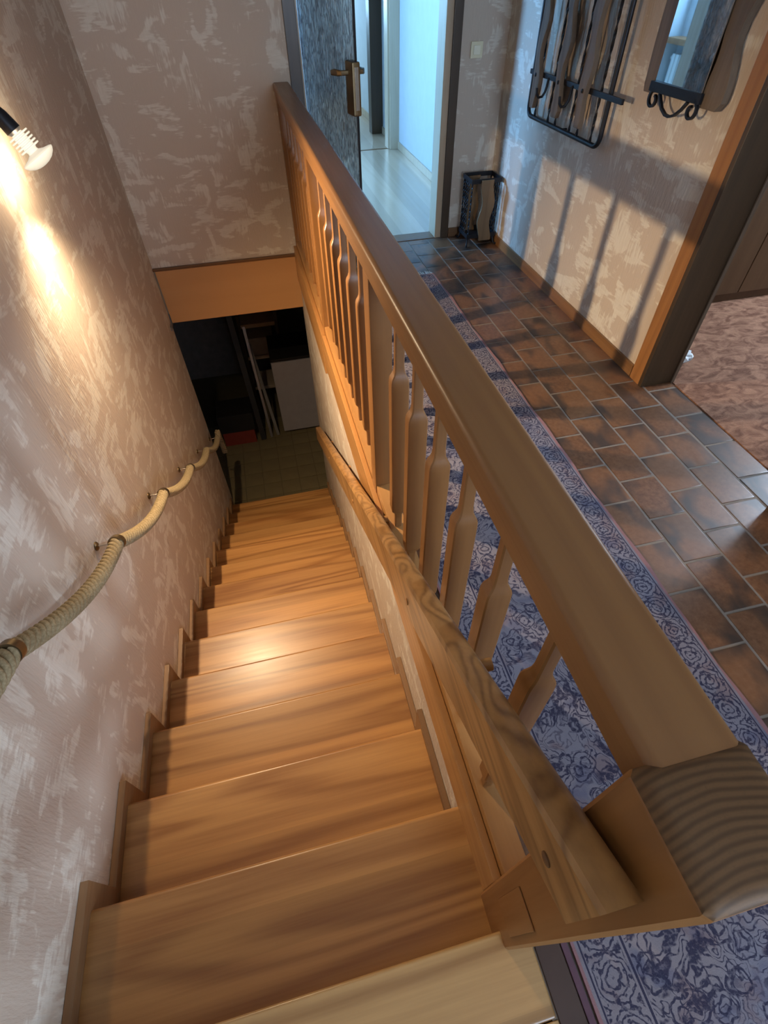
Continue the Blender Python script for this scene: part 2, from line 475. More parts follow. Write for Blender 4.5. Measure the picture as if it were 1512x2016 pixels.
# ------------------------------------------------------------------ dimensions
XL, XR = -0.775, 0.267           # stairwell walls
HX = 1.775                        # hall wall
YB = 4.04                         # back wall
RISE, GO, Y1 = 0.1765, 0.2945, 0.293
ZF = -RISE * 14                   # cellar floor
ny = lambda k: Y1 + GO * (k - 1)
nz = lambda k: -RISE * k

# ------------------------------------------------------------------ setting
st = dict(kind='structure')
obj('wall_left', box(XL - .2, XL, -2.3, YB, ZF, 2.5), paper, **st, label='textured wallpaper wall left of the stairs')
# wall across the end of stairwell and hall, with the doorway
obj('wall_back', prism([(XL - .2, 0), (.44, 0), (.44, 2.06), (1.40, 2.06), (1.40, 0), (HX + .165, 0), (HX + .165, 2.5), (XL - .2, 2.5)], 'y', YB, YB + .13), paper, **st,
    label='textured wallpaper wall at the far end of stairwell and hall')
obj('trim_1', box(XL + .012, XR + .01, YB - .014, YB + .13, -.41, -.018, .002), panel_w, **st, label='orange wooden panel on the slab edge above the cellar opening')
obj('trim_2', box(XL, XR + .012, YB - .022, YB + .13, -.017, .001, .003), trim_wx, **st, label='brown wooden strip above the slab panel')
# hall wall with the doorway to the carpet room
obj('wall_right', prism([(-2.3, 0), (.93, 0), (.93, 2.06), (1.85, 2.06), (1.85, 0), (YB, 0), (YB, 2.5), (-2.3, 2.5)], 'x', HX, HX + .165), paper, **st,
    label='textured wallpaper hall wall with coat rack and mirror')
obj('wall_stair', box(XR, .299, .0, YB + .06, ZF, -.012), paper, **st, label='textured wallpaper wall right of the stairs below the balustrade')
obj('wall_front', prism([(XL - .2, 0), (1.0, 0), (1.0, .65), (.35, .65), (.35, 2.25), (1.68, 2.25), (1.68, .65), (1.01, .65), (1.01, 0), (HX + .165, 0), (HX + .165, 2.5), (XL - .2, 2.5)], 'y', -2.42, -2.3), paper, **st)
obj('ceiling', box(XL - .2, HX + .165, -2.42, YB + .13, 2.5, 2.6), white_ceil, **st)
fl = obj('floor', box(.30, HX + .165, -2.3, YB + .13, -.41, -.0022), grout, **st, label='rustic brown clay tile floor of the hall')
# floor tiles
def tile_mesh(w, l):
    bm = bmesh.new(); bmesh.ops.create_cube(bm, size=1)
    bmesh.ops.scale(bm, vec=(w, l, .012), verts=bm.verts)
    top = [e for e in bm.edges if all(v.co.z > 0 for v in e.verts)]
    bmesh.ops.bevel(bm, geom=top, offset=.003, segments=2, profile=.5, affect='EDGES')
    me = mesh_from(bm, 'tile', True); me['wn'] = 1; me.materials.append(tile_m); return me
TW, TL, G = .1625, .2165, .009
tm = {}
cols = [1.6175 - TW * i for i in range(9, -3, -1)]
for ci, x0 in enumerate(cols):
    i = round((1.6175 - x0) / TW)
    off = .155 if i % 2 == 0 else .05
    xa, xb = x0 + G / 2, x0 + TW - G / 2
    if i == -1: ya, yb = .93, 1.85
    elif i == -2: continue
    else: ya, yb = -1.1, YB - .004
    xb = min(xb, HX - .002 if i == 0 else HX + .165); xa = max(xa, .305)
    if .33 < x0 < 1.1: ya = RY1 - .12
    if x0 < .33: xa, ya = .344, -.03
    if x0 < .33: xb = .44
    if i == 0: xb = HX - .002
    k0 = math.floor((ya - off) / TL)
    for r in range(k0, k0 + 34):
        a, b = off + TL * r + G / 2, off + TL * (r + 1) - G / 2
        a, b = max(a, ya), min(b, yb)
        if b - a < .02 or xb - xa < .02: continue
        key = (round(xb - xa, 3), round(b - a, 3))
        if key not in tm: tm[key] = tile_mesh(xb - xa, b - a)
        o = obj('tile', tm[key], None, fl)
        o.location = ((xa + xb) / 2, (a + b) / 2, -.006 + random.uniform(-.0006, .0006))
        o.rotation_euler = (random.uniform(-.0025, .0025), random.uniform(-.0025, .0025), 0)
obj('baseboard_right', box(HX - .014, HX, 1.93, YB, 0.0, .062, .003), trim_wy, **st, label='wooden skirting along the hall wall')
obj('baseboard_back', box(1.465, HX - .014, YB - .014, YB, 0.0, .062, .003), trim_wx, **st)
obj('baseboard_front', box(HX - .014, HX, -2.3, .85, 0.0, .062, .003), trim_wy, **st)
# landing (wooden floor at the head of the stairs)
ld = obj('landing_floor', box(XL, .30, -2.3, -.02, -.2, -.03), trim_wx, **st, label='oak plank landing at the top of the stairs')
py = -2.3
while py < -.02:
    b = min(py + .1425, .0)
    if b > -.15: b = .0
    obj('plank', box(XL + .001, .312, py + .0006, b - .0006, -.03, .0, .002 if b < 0 else .008, 3), oak_land, ld)
    py = b
    if b >= 0: break
obj('trim_3', box(.313, .3685, -2.3, -.042, -.004, .005, .0015), plain('dark_edging', (.055, .028, .02), .5), **st, label='dark edging strip between oak landing and rug')

# doorway frame to the back room
obj('trim_4', box(.38, .452, YB - .016, YB + .15, 0, 2.06, .003), dark_w, **st, label='dark brown left jamb of the hall end doorway')
obj('trim_5', box(.452, .463, YB - .004, YB + .13, 0, 2.06, .002), cream_w, **st)
obj('trim_6', box(1.405, 1.462, YB - .016, YB + .15, 0, 2.06, .003), dark_w, **st, label='dark brown right jamb of the hall end doorway')
obj('trim_7', box(1.358, 1.405, YB - .002, YB + .15, 0, 2.06, .004), cream_w, **st, label='pale rebate of the hall end doorway')
obj('trim_8', box(.38, 1.462, YB - .016, YB + .15, 2.06, 2.13, .003), dark_w, **st)
obj('trim_9', box(.467, 1.358, YB - .006, YB + .13, -.004, .004, .0015), trim_wx, **st)
# doorway frame to the carpet room
obj('trim_10', box(HX - .016, HX, 1.848, 1.925, 0, 2.06, .004), casing_w, **st, label='orange brown casing beside the carpet room doorway')
obj('trim_11', box(HX - .016, HX + .167, 1.826, 1.848, 0, 2.06, .003), dark_w, **st, label='dark brown jamb of the carpet room doorway')
obj('trim_12', box(HX + .155, HX + .172, 1.818, 1.826, 0, 2.06, .002), grey_w, **st)
obj('trim_13', box(HX - .016, HX + .167, .93, .955, 0, 2.06, .003), dark_w, **st)
obj('trim_14', box(HX - .016, HX, .855, .93, 0, 2.06, .004), casing_w, **st)

# ---- room behind the hall
yb = YB + .13
obj('floor_back', box(-1.2, HX + .165, yb, 10.3, -.41, -.001), pale_floor, **st, label='pale laminate floor beyond the hall doorway')
obj('wall_back_right', box(HX, HX + .165, yb, 10.3, 0, 2.5), white_wall, **st, label='white wall of the room beyond the hall')
obj('baseboard_back_right', box(HX - .014, HX, yb, 10.3, 0, .07, .003), cream_w, **st)
obj('ceiling_back', box(-1.3, HX + .165, yb, 10.4, 2.5, 2.6), white_ceil, **st)
obj('wall_back_left', prism([(yb, 0), (10.3, 0), (10.3, 2.5), (6.66, 2.5), (6.66, 2.2), (6.62, 2.2), (6.62, .85), (5.88, .85), (5.88, 2.2), (5.5, 2.2), (5.5, .85), (4.8, .85), (4.8, 2.2), (4.77, 2.2), (4.77, 2.5), (yb, 2.5)], 'x', -1.32, -1.2), white_wall, **st)
obj('wall_back_lintel', box(-1.32, -1.2, 4.77, 6.66, 2.2, 2.5), white_wall, **st)
obj('wall_cross', prism([(-1.2, 0), (.82, 0), (.82, 2.05), (1.68, 2.05), (1.68, 0), (HX, 0), (HX, 2.5), (-1.2, 2.5)], 'y', 6.75, 6.87), white_wall, **st)
obj('trim_15', box(1.672, HX, 6.715, 6.75, 0, 2.12, .004), cream_w, **st, label='pale wooden door casing in the room beyond the hall')
obj('trim_16', box(1.655, 1.69, 6.75, 6.90, 0, 2.06, .003), cream_w, **st)
obj('trim_17', box(.78, .83, 6.72, 6.9, 0, 2.06, .003), cream_w, **st)
obj('trim_18', box(.83, 1.655, 6.77, 6.80, -.001, .003), trim_wx, **st)
obj('trim_19', box(1.635, HX, 7.50, 7.66, 0, 2.1, .004), dark_w, **st, label='dark brown frame on the white wall far beyond the hall')
obj('wall_far', prism([(-1.2, 0), (HX, 0), (HX, 2.5), (-1.2, 2.5), (-1.2, 1.5), (-.25, 1.5), (-.25, 2.2), (1.25, 2.2), (1.25, .85), (-.25, .85), (-.25, 1.49), (-1.2, 1.49)], 'y', 10.3, 10.42), white_wall, **st)
WL = {1: 'white framed window nearest the hall in the room beyond it', 2: 'white framed window above the radiator in the room beyond the hall', 3: 'wide white framed window in the farthest room', 4: 'white framed window of the carpet room', 5: 'white framed window in the wall behind the viewer'}
def window(n, axis, at, u0, u1, z0, z1, t=.05, name='window_%d'):
    e = empty(name % n, (0, 0, 0), kind='structure')
    e['label'] = WL[n]
    def bb(a, b, c, d):
        return box(at - t / 2, at + t / 2, a, b, c, d, .004) if axis == 'x' else box(a, b, at - t / 2, at + t / 2, c, d, .004)
    for a, b, c, d in ((u0, u1, z0, z0 + .06), (u0, u1, z1 - .06, z1), (u0, u0 + .06, z0 + .06, z1 - .06), (u1 - .06, u1, z0 + .06, z1 - .06)):
        obj('frame_bar', bb(a, b, c, d), curtain_m, e)
    if axis == 'x': p = box(at - .004, at + .004, u0 + .06, u1 - .06, z0 + .06, z1 - .06)
    else: p = box(u0 + .06, u1 - .06, at - .004, at + .004, z0 + .06, z1 - .06)
    obj('pane', p, pane_m, e)
    return e
window(1, 'x', -1.27, 4.8, 5.5, .85, 2.2)
window(2, 'x', -1.27, 5.88, 6.62, .85, 2.2)
window(3, 'y', 10.36, -.25, 1.25, .85, 2.2)
sill = obj('window_sill', box(-1.2, -1.02, 5.72, 6.72, .80, .85, .006), casing_w, **st)
# ---- carpet room
cx0 = HX + .165
obj('floor_carpet', box(cx0, 4.4, -.6, 2.75, -.1, .004), carpet_m, **st, label='mottled red brown carpet floor in the room on the right')
obj('ceiling_carpet', box(cx0, 4.5, -.72, 2.9, 2.5, 2.6), white_ceil, **st)
obj('wall_carpet_back', box(cx0, 4.5, 2.75, 2.87, -.1, 2.5), white_wall, **st)
obj('wall_carpet_front', box(cx0, 4.5, -.72, -.6, -.1, 2.5), white_wall, **st)
obj('wall_carpet_right', prism([(-.6, 0), (2.75, 0), (2.75, 2.5), (-.6, 2.5), (-.6, 1.5), (1.75, 1.5), (1.75, 2.2), (2.42, 2.2), (2.42, .85), (1.75, .85), (1.75, 1.49), (-.6, 1.49)], 'x', 4.4, 4.5), white_wall, **st)
window(4, 'x', 4.46, 1.75, 2.42, .85, 2.2)
window(5, 'y', -2.36, .35, 1.68, .65, 2.25)
wd = empty('wardrobe', (3.2, 2.6, .004), 'dark brown wooden wardrobe standing on the carpet behind the right doorway', 'wardrobe')
def wpart(name, *a, m=ward_w, bev=.004):
    o = obj(name, box(*a, bev), m, wd); o.matrix_parent_inverse = wd.matrix_world.inverted(); o.location = (-3.2, -2.6, -.004); return o
wpart('carcass', 2.1, 4.3, 2.52, 2.74, .004, 2.1)
for i in range(3): wpart('wardrobe_door', 2.105 + .73 * i, 2.105 + .73 * i + .725, 2.498, 2.519, .06, 2.09)

# ---- cellar
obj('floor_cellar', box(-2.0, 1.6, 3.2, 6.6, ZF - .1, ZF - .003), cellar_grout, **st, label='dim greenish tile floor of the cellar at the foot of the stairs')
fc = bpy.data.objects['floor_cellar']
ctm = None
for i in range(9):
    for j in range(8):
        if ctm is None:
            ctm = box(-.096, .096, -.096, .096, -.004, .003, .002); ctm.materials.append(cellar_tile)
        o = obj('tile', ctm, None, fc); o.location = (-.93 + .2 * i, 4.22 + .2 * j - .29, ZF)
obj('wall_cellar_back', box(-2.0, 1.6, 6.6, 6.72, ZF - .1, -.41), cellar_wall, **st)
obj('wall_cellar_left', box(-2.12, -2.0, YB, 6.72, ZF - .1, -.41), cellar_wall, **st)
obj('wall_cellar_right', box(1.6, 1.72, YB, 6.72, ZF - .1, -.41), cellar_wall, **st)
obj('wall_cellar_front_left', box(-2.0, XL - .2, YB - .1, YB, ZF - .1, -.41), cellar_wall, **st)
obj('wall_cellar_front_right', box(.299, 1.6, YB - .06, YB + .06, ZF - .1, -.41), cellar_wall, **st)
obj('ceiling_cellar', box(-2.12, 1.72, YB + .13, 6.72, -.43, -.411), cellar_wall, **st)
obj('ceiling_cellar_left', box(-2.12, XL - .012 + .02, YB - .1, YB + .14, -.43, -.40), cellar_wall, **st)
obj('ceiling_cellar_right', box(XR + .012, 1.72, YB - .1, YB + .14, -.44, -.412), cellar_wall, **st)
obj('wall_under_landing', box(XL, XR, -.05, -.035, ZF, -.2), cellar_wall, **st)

# ------------------------------------------------------------------ staircase
sc = empty('staircase', (0, 0, 0), 'oak stairs running down to the cellar between two wallpapered walls', 'staircase')
TXA, TXB = XL + .023, XR - .021
def tread_mesh(x0, x1, depth, th=.042, r=.012):
    prof = [(-depth, -th), (-r * .6, -th), (0, -th + r * .8), (0, -r)]
    for i in range(1, 5):
        a = math.pi / 2 * i / 4
        prof.append((-r + r * math.cos(a), -r + r * math.sin(a)))
    prof += [(-depth, 0)]
    return prism(prof, 'x', x0, x1, smooth=True)
tmesh = tread_mesh(TXA, TXB, GO + .03); tmesh.materials.append(oak_x)
tmesh1 = tread_mesh(TXA, XR - .001, GO + .03); tmesh1.materials.append(oak_x)
rmesh = box(TXA, TXB, -.055, -.036, -RISE, -.042); rmesh.materials.append(oak_riser)
for k in range(1, 14):
    o = obj('tread', tmesh1 if k == 1 else tmesh, None, sc); o.location = (0, ny(k), nz(k))
for k in range(0, 14):
    o = obj('riser', rmesh, None, sc); o.location = (0, ny(k) if k else .0, nz(k))
def skirt(x0, x1, k0, k1, ov, up):
    top = []
    ys = (ny(k0 - 1) - .03) if k0 > 1 else .02
    for k in range(k0, k1 + 1):
        a = ys if k == k0 else ny(k - 1) + ov
        top += [(a, nz(k) + up), (ny(k) + ov, nz(k) + up)]
    # lower boundary hidden behind the tread ends
    bot = [(ny(k1) + ov, nz(k1) - .30), (ys, nz(k0) - .30)]
    return prism(top + bot, 'x', x0, x1, .0015)
obj('skirting_board', skirt(XL + .001, TXA - .0005, 1, 13, .062, .034), skirt_w, sc, label='stepped skirting board on the wall beside the rope')
obj('skirting_board', skirt(TXB + .0005, XR - .001, 2, 13, .055, .030), skirt_w, sc, label='stepped skirting board below the balustrade')

# ------------------------------------------------------------------ balustrade
bl = empty('balustrade', (0, 0, 0), 'oak balustrade with bottle shaped balusters between the stairs and the hall', 'balustrade')
# top rail profile in (x,z)
def rail_profile():
    x0, x1, z0, z1, r = .268, .368, .905, .986, .012
    p = [(x0 + .008, z0), (x0 + .008, .945), (x0, .952), (x0, z1 - r)]
    for i in range(1, 5):
        a = math.pi - math.pi / 2 * i / 4
        p.append((x0 + r + r * math.cos(a), z1 - r + r * math.sin(a)))
    for i in range(0, 5):
        a = math.pi / 2 - math.pi / 2 * i / 4
        p.append((x1 - r + r * math.cos(a), z1 - r + r * math.sin(a)))
    p += [(x1, .952), (x1 - .008, .945), (x1 - .008, z0)]
    return p
obj('top_rail', prism(rail_profile(), 'y', .074, YB - .001, smooth=True), oak_rail, bl, label='broad satin oak top rail')
BX = .31
obj('bottom_rail', box(.280, .342, .083, YB - .001, -.001, .098, .004), oak_y, bl)
obj('fascia_board', box(.257, .279, .083, 2.66, -.128, .060, .004), oak_y, bl, label='oak fascia board covering the slab edge')
obj('fascia_board', box(.254, .279, 2.662, YB - .024, -.19, .060, .004), oak_y, bl)
R = .006
bmesh_b = loft_z([(.096, .0125, .0105, .003), (.160, .0125, .0105, .003), (.172, .0145, .012, .003), (.180, .020, .0155, .003), (.188, .0245, .018, .003), (.200, .0255, .019, .003),
                  (.696, .0255, .019, .003), (.712, .025, .0185, .003), (.722, .0225, .017, .003), (.731, .0175, .0145, .003), (.740, .0145, .0125, .003), (.755, .0130, .011, .003), (.907, .0125, .0105, .003)])
bmesh_b.materials.append(oak_z)
ycs = [.278 + .1765 * i for i in range(6)] + [1.632 + .1755 * i for i in range(6)] + [2.90 + .175 * i for i in range(6)]
for y in ycs:
    o = obj('baluster', bmesh_b, None, bl); o.location = (BX, y, 0)
for y in (1.412, 2.715):
    obj('post', box(.276, .346, y - .037, y + .037, -.128, .906, .005), oak_z, bl)
obj('wall_post', box(.276, .346, YB - .05, YB - .001, -.128, .906, .004), oak_z, bl)
def newel():
    cx, cy, hx, hy = .311, .023, .063, .059; R = .016
    rings = [(-.125, hx, hy, .006), (.988 - R, hx, hy, .006)]
    for i in range(1, 6):
        a = math.pi / 2 * i / 5
        d = R * (1 - math.cos(a)); rings.append((.988 - R + R * math.sin(a), hx - d, hy - d, .006))
    me = loft_z(rings, cx, cy); me.materials.append(oak_z); me.materials.append(endgrain)
    for p in me.polygons:
        if p.normal.z > .45: p.material_index = 1
    return me
nw = obj('newel_post', newel(), oak_z, bl, label='thick square oak newel post at the head of the stairs')
obj('tenon_plate', box(.2445, .2475, -.016, .05, .115, .36, .002), oak_z, nw)

# ------------------------------------------------------------------ sloping handrail on the right
hr = empty('handrail', (0, 0, 0), 'straight sloping oak handrail with grained top along the right stair wall', 'handrail')
sl = -.608; hz0 = .912
ya, yb2 = -.012, 3.45
pts = []
def hz(y): return hz0 + sl * y
bm = bmesh.new()
sec = [(.190, -.132), (.236, -.132), (.236, -.010), (.230, -.002), (.222, .0), (.203, .0), (.195, -.002), (.190, -.009)]
rings = []
nseg = 30
for i in range(nseg + 1):
    y = ya + (yb2 - ya) * i / nseg
    rings.append([bm.verts.new((u, y, hz(y) + w)) for u, w in sec])
for A, B in zip(rings, rings[1:]):
    for j in range(len(sec)): bm.faces.new((A[j], A[(j + 1) % len(sec)], B[(j + 1) % len(sec)], B[j]))
bm.faces.new(rings[0]); bm.faces.new(rings[-1])
obj('rail', mesh_from(bm, 'hr', True), oak_hand, hr)
for y in (.35, 1.15, 2.0, 2.85):
    zz = hz(y) - .06
    obj('bracket', lathe([(0, .012), (.034, .012)], (.2355, y, zz), (1, 0, 0), 14), oak_y, hr)
for y in (.046, .62, 1.45, 2.4):
    zz = hz(y) - .075
    obj('plug', lathe([(0, .0085), (.0025, .0085), (.0035, .006)], (.1905, y, zz), (-1, 0, 0), 16), trim_w if y < .1 else oak_y, hr)

# ------------------------------------------------------------------ rope handrail on the left
rp = empty('rope_handrail', (XL, .7, .47), 'thick twisted hemp rope handrail hung along the left stair wall', 'rope')
def rpart(name, me, m, par=None, label=None):
    o = obj(name, me, m, par or rp, label=label)
    if par is None: o.location = (-XL, -.7, -.47)
    return o
XRP = -.702
mounts = [(.05, .87), (.70, .474), (1.35, .075), (2.005, -.322), (2.66, -.735), (3.31, -1.128), (3.93, -1.50)]
path = []
for (a, za), (b, zb) in zip(mounts, mounts[1:]):
    n = 26
    for i in range(n):
        t = i / n
        sag = .052 * 4 * t * (1 - t)
        path.append(Vector((XRP + .006 * math.sin(math.pi * t), a + (b - a) * t, za + (zb - za) * t - sag)))
path.append(Vector((XRP, 3.93, -1.50)))
for i in range(1, 15):      # loose end curling over the last ring
    a = math.pi * i / 14
    path.append(Vector((XRP + .01, 3.93 + .05 * (1 - math.cos(a)), -1.50 + .03 * math.sin(a) - (.26 * max(0, i - 7) / 7))))
def resample(P, step):
    out = [P[0]]; acc = 0
    for A, B in zip(P, P[1:]):
        L = (B - A).length
        while acc + step <= L - 1e-9 + acc * 0 and L > 0:
            if acc + step > L: break
            acc += step; out.append(A.lerp(B, acc / L))
        acc -= L
        if acc > 0: acc = 0
    return out
def resample2(P, step):
    d = [0]
    for A, B in zip(P, P[1:]): d.append(d[-1] + (B - A).length)
    n = int(d[-1] / step); out = []; j = 0
    for i in range(n + 1):
        s = d[-1] * i / n
        while j < len(d) - 2 and d[j + 1] < s: j += 1
        t = (s - d[j]) / max(1e-9, d[j + 1] - d[j]); out.append(P[j].lerp(P[j + 1], t))
    return out
cen = resample2(path, .004)
# rope: one body with three-lobed twisted strands
def lobes(R, n=24, s=4):
    out = []
    for i in range(n):
        a = 2 * math.pi * i / n
        out.append(((R * (.70 + .32 * abs(math.cos(s * a / 2)) ** .6)) * math.cos(a), (R * (.70 + .32 * abs(math.cos(s * a / 2)) ** .6)) * math.sin(a)))
    return out
rpart('rope', sweep(cen, lobes(.0255), twist=-.26, smooth=True), rope_m)
for i, (y, z) in enumerate(mounts[:-1] + [mounts[-1]]):
    if i == 0: continue
    j = min(range(len(cen)), key=lambda q: (cen[q] - Vector((XRP, y, z))).length)
    c = cen[j]; t = (cen[min(j + 4, len(cen) - 1)] - cen[j - 4]).normalized()
    br = rpart('bracket', tube([(XL + .004, y, z), (XL + .035, y, z), (c.x - .022, c.y, c.z)], .0045, 10), chrome)
    o = obj('rosette', lathe([(0, .017), (.004, .017), (.008, .012), (.010, .006)], (XL, y, z), (1, 0, 0), 18), brass, br)
    if i < 5:
        obj('sleeve', lathe([(-.012, .0265), (-.012, .0285), (.012, .0285), (.012, .0265)], c, t, 24), brass, br)

# ------------------------------------------------------------------ wall lamp
lp = empty('wall_lamp', (XL, 2.23, 1.27), 'lit wall lamp with ribbed clear glass and dark holder on the left wall', 'lamp')
def lpart(name, me, m, par=None):
    o = obj(name, me, m, par or lp)
    if par is None: o.location = (-XL, -2.23, -1.27)
    return o
ax = Vector((.454, 0, -.891)).normalized(); base = Vector((-.695, 2.234, 1.125))
lpart('wall_plate', lathe([(0, .045), (.012, .045), (.02, .03), (.022, .01)], (XL, 2.23, 1.27), (1, 0, 0), 24), dull_steel)
lpart('arm', tube([(XL + .02, 2.23, 1.27), (-.745, 2.232, 1.265), (-.730, 2.234, 1.235), base - ax * .09], .007, 10), iron)
lpart('holder', lathe([(-.10, .008), (-.092, .016), (-.055, .024), (-.012, .026), (-.004, .018)], base, ax, 24), iron)
prof = [(-.004, .018)]
for i in range(5):
    s0 = .0 + i * .0098
    prof += [(s0, .021), (s0 + .0008, .037), (s0 + .0052, .037), (s0 + .006, .021)]
prof += [(.051, .018), (.056, .020), (.062, .034), (.066, .054), (.069, .061), (.074, .060), (.082, .053), (.091, .038), (.096, .020), (.0975, .004)]
lpart('glass', lathe(prof, base, ax, 32), lampglass)
lamp_at = base + ax * .076 + Vector((.0, 0, -.002))
pl = bpy.data.lights.new('wall_lamp_bulb', 'POINT'); pl.energy = 11; pl.color = (1.0, .75, .47); pl.shadow_soft_size = .014
po = bpy.data.objects.new('wall_lamp_bulb', pl); COL.objects.link(po); po.location = lamp_at
sp = bpy.data.lights.new('wall_lamp_reflector', 'SPOT'); sp.energy = 430; sp.color = (1.0, .75, .47); sp.shadow_soft_size = .014
sp.spot_size = rad(143); sp.spot_blend = 1.0
so = bpy.data.objects.new('wall_lamp_reflector', sp); COL.objects.link(so); so.location = lamp_at
so.rotation_euler = Vector((.70, -.14, -1)).to_track_quat('-Z', 'Y').to_euler()

# ------------------------------------------------------------------ light switch
sw = empty('light_switch', (1.569, YB, 1.085), 'cream square light switch on the grey wall above the umbrella stand', 'light switch')
def spart(n, me, m): o = obj(n, me, m, sw); o.location = (-1.569, -YB, -1.085)
spart('plate', box(1.529, 1.609, YB - .010, YB, 1.045, 1.125, .004), ivory)
spart('rocker', box(1.547, 1.591, YB - .015, YB - .0095, 1.063, 1.107, .003), ivory2)

# ------------------------------------------------------------------ rug
rg = empty('rug', (.77, 1.0, 0), 'long oriental runner with navy scrolls on lilac ground lying on the hall floor', 'rug')
def rug_body():
    bm = bmesh.new(); nx, nyy = 10, 66
    g = [[None] * (nyy + 1) for _ in range(nx + 1)]
    for i in range(nx + 1):
        for j in range(nyy + 1):
            x = RX0 + (RX1 - RX0) * i / nx; y = RY0 + (RY1 - RY0) * j / nyy
            if i == nx: x += .004 * math.sin(y * 9) + .003 * math.sin(y * 23 + 1)
            if i == 0: x += .003 * math.sin(y * 7 + 2)
            g[i][j] = bm.verts.new((x, y, .009 + .0012 * math.sin(x * 20 + y * 5)))
    for i in range(nx):
        for j in range(nyy): bm.faces.new((g[i][j], g[i + 1][j], g[i + 1][j + 1], g[i][j + 1]))
    r = bmesh.ops.extrude_face_region(bm, geom=bm.faces[:])
    for v in [q for q in r['geom'] if isinstance(q, bmesh.types.BMVert)]: v.co.z = .0008
    return mesh_from(bm, 'rug', True)
o = obj('pile', rug_body(), rug_m, rg); o.location = (-.77, -1.0, 0)
o = obj('edge_binding', box(RX0 - .018, RX0 - .003, RY0, -.045, .0006, .008, .002), plain('purple_binding', (.10, .045, .065), .8), rg); o.location = (-.77, -1.0, 0)
# fringe at the far end of the rug
bm = bmesh.new()
for i in range(64):
    x = RX0 + .006 + (RX1 - RX0 - .012) * i / 63; l = .045 + random.uniform(-.012, .018); w = .0045; dxx = random.uniform(-.012, .012)
    a = [bm.verts.new(p) for p in ((x - w, RY1 - .002, .002), (x + w, RY1 - .002, .002), (x + w + dxx, RY1 + l, .0015), (x - w + dxx, RY1 + l, .0015))]
    b = [bm.verts.new(v.co + Vector((0, 0, .003))) for v in a]
    bm.faces.new(a); bm.faces.new(b)
    for q in range(4): bm.faces.new((a[q], a[(q + 1) % 4], b[(q + 1) % 4], b[q]))
o = obj('fringe', mesh_from(bm, 'fringe'), plain('fringe_wool', (.6, .58, .55), .9), rg, kind='stuff'); o.location = (-.77, -1.0, 0)

# ------------------------------------------------------------------ structured glass door
hinge = Vector((.468, YB - .012, 0)); edge_p = Vector((.628, 3.215, 0))
dv = (edge_p - hinge).normalized(); dn = Vector((dv.y, -dv.x, 0))      # dn faces the stairwell side
gd = empty('glass_door', hinge, 'frameless structured glass door standing open beside the balustrade', 'door')
LD = (edge_p - hinge).length
def on_door(me):  # local: x along leaf, y normal, z up
    M = Matrix(((dv.x, dn.x, 0, 0), (dv.y, dn.y, 0, 0), (0, 0, 1, 0), (0, 0, 0, 1)))
    me.transform(M); return me
leaf = obj('leaf', on_door(box(.0, LD, -.005, .005, .016, 2.03, .001)), sglass, gd)
obj('edge_strip', on_door(box(LD, LD + .004, -.006, .006, .016, 2.03)), iron, gd)
zc = 1.075
lc = obj('lock_case', on_door(box(LD - .095, LD + .006, -.022, .022, zc - .14, zc + .075, .010)), brass, gd)
for s in (-1, 1):
    y0 = .022 * s
    me = sweep([(LD - .055, y0, zc + .03), (LD - .055, y0 + .035 * s, zc + .03), (LD - .070, y0 + .046 * s, zc + .03), (LD - .115, y0 + .046 * s, zc + .028), (LD - .165, y0 + .046 * s, zc + .022)], rrect(.013, .007, .005, 3), scale=[.8, .8, 1, 1.05, .8])
    obj('lever', on_door(me), brass, lc)
obj('latch_plate', on_door(box(LD + .006, LD + .0085, -.010, .010, zc - .115, zc + .055, .001)), chrome, lc)
for z in (.35, 1.75):
    obj('hinge', on_door(box(-.006, .05, -.014, .014, z - .05, z + .05, .004)), brass, gd)

# ------------------------------------------------------------------ coat rack
cr = empty('coat_rack', (HX, 3.1, .83), 'wrought iron coat rack with wavy grey wooden slats on the hall wall', 'coat rack')
def crp(n, me, m, par=None, label=None):
    o = obj(n, me, m, par or cr, label=label)
    if par is None: o.location = (-HX, -3.1, -.83)
    return o
fx = HX - .042
ya_, yb_, za_, zb_ = 2.69, 3.515, .835, 2.05
def rr_loop(ya, yb, za, zb, r, n=6):
    P = []
    for cy, cz, a0 in ((yb - r, zb - r, 0), (ya + r, zb - r, 90), (ya + r, za + r, 180), (yb - r, za + r, 270)):
        for i in range(n + 1):
            a = rad(a0 + 90 * i / n); P.append(Vector((fx, cy + r * math.cos(a), cz + r * math.sin(a))))
    return P
crp('frame', sweep(rr_loop(ya_, yb_, za_, zb_, .045), circ(.0115, 10), closed=True, up=Vector((1, 0, 0))), iron)
def twisted(y, z0, z1, x=fx, s=.0062):
    n = 90; P = [(x, y, z0 + (z1 - z0) * i / n) for i in range(n + 1)]
    return sweep(P, rect(s, s * .55), twist=.42, up=Vector((1, 0, 0)), smooth=False)
for y in (3.425, 3.255, 3.165, 3.0, 2.915, 2.775): crp('twisted_bar', twisted(y, za_ + .006, zb_ - .006), iron)
def wavy(y, w, z0, z1, x0, x1, ph=0.0, amp=.014, wl=.27, tilt=0.0):
    n = 36; L = []; Rr = []
    for i in range(n + 1):
        t = i / n; z = z0 + (z1 - z0) * t
        c = y + amp * math.sin(2 * math.pi * z / wl + ph) * (0.4 + .6 * min(1, t * 5))
        e = w / 2 * (1 + .24 * math.sin(2 * math.pi * z / (wl * .9) + ph * 1.7))
        if i in (0, n): e *= .72
        L.append((c - e, z)); Rr.append((c + e, z))
    return prism(L + Rr[::-1], 'x', x0, x1, .002)
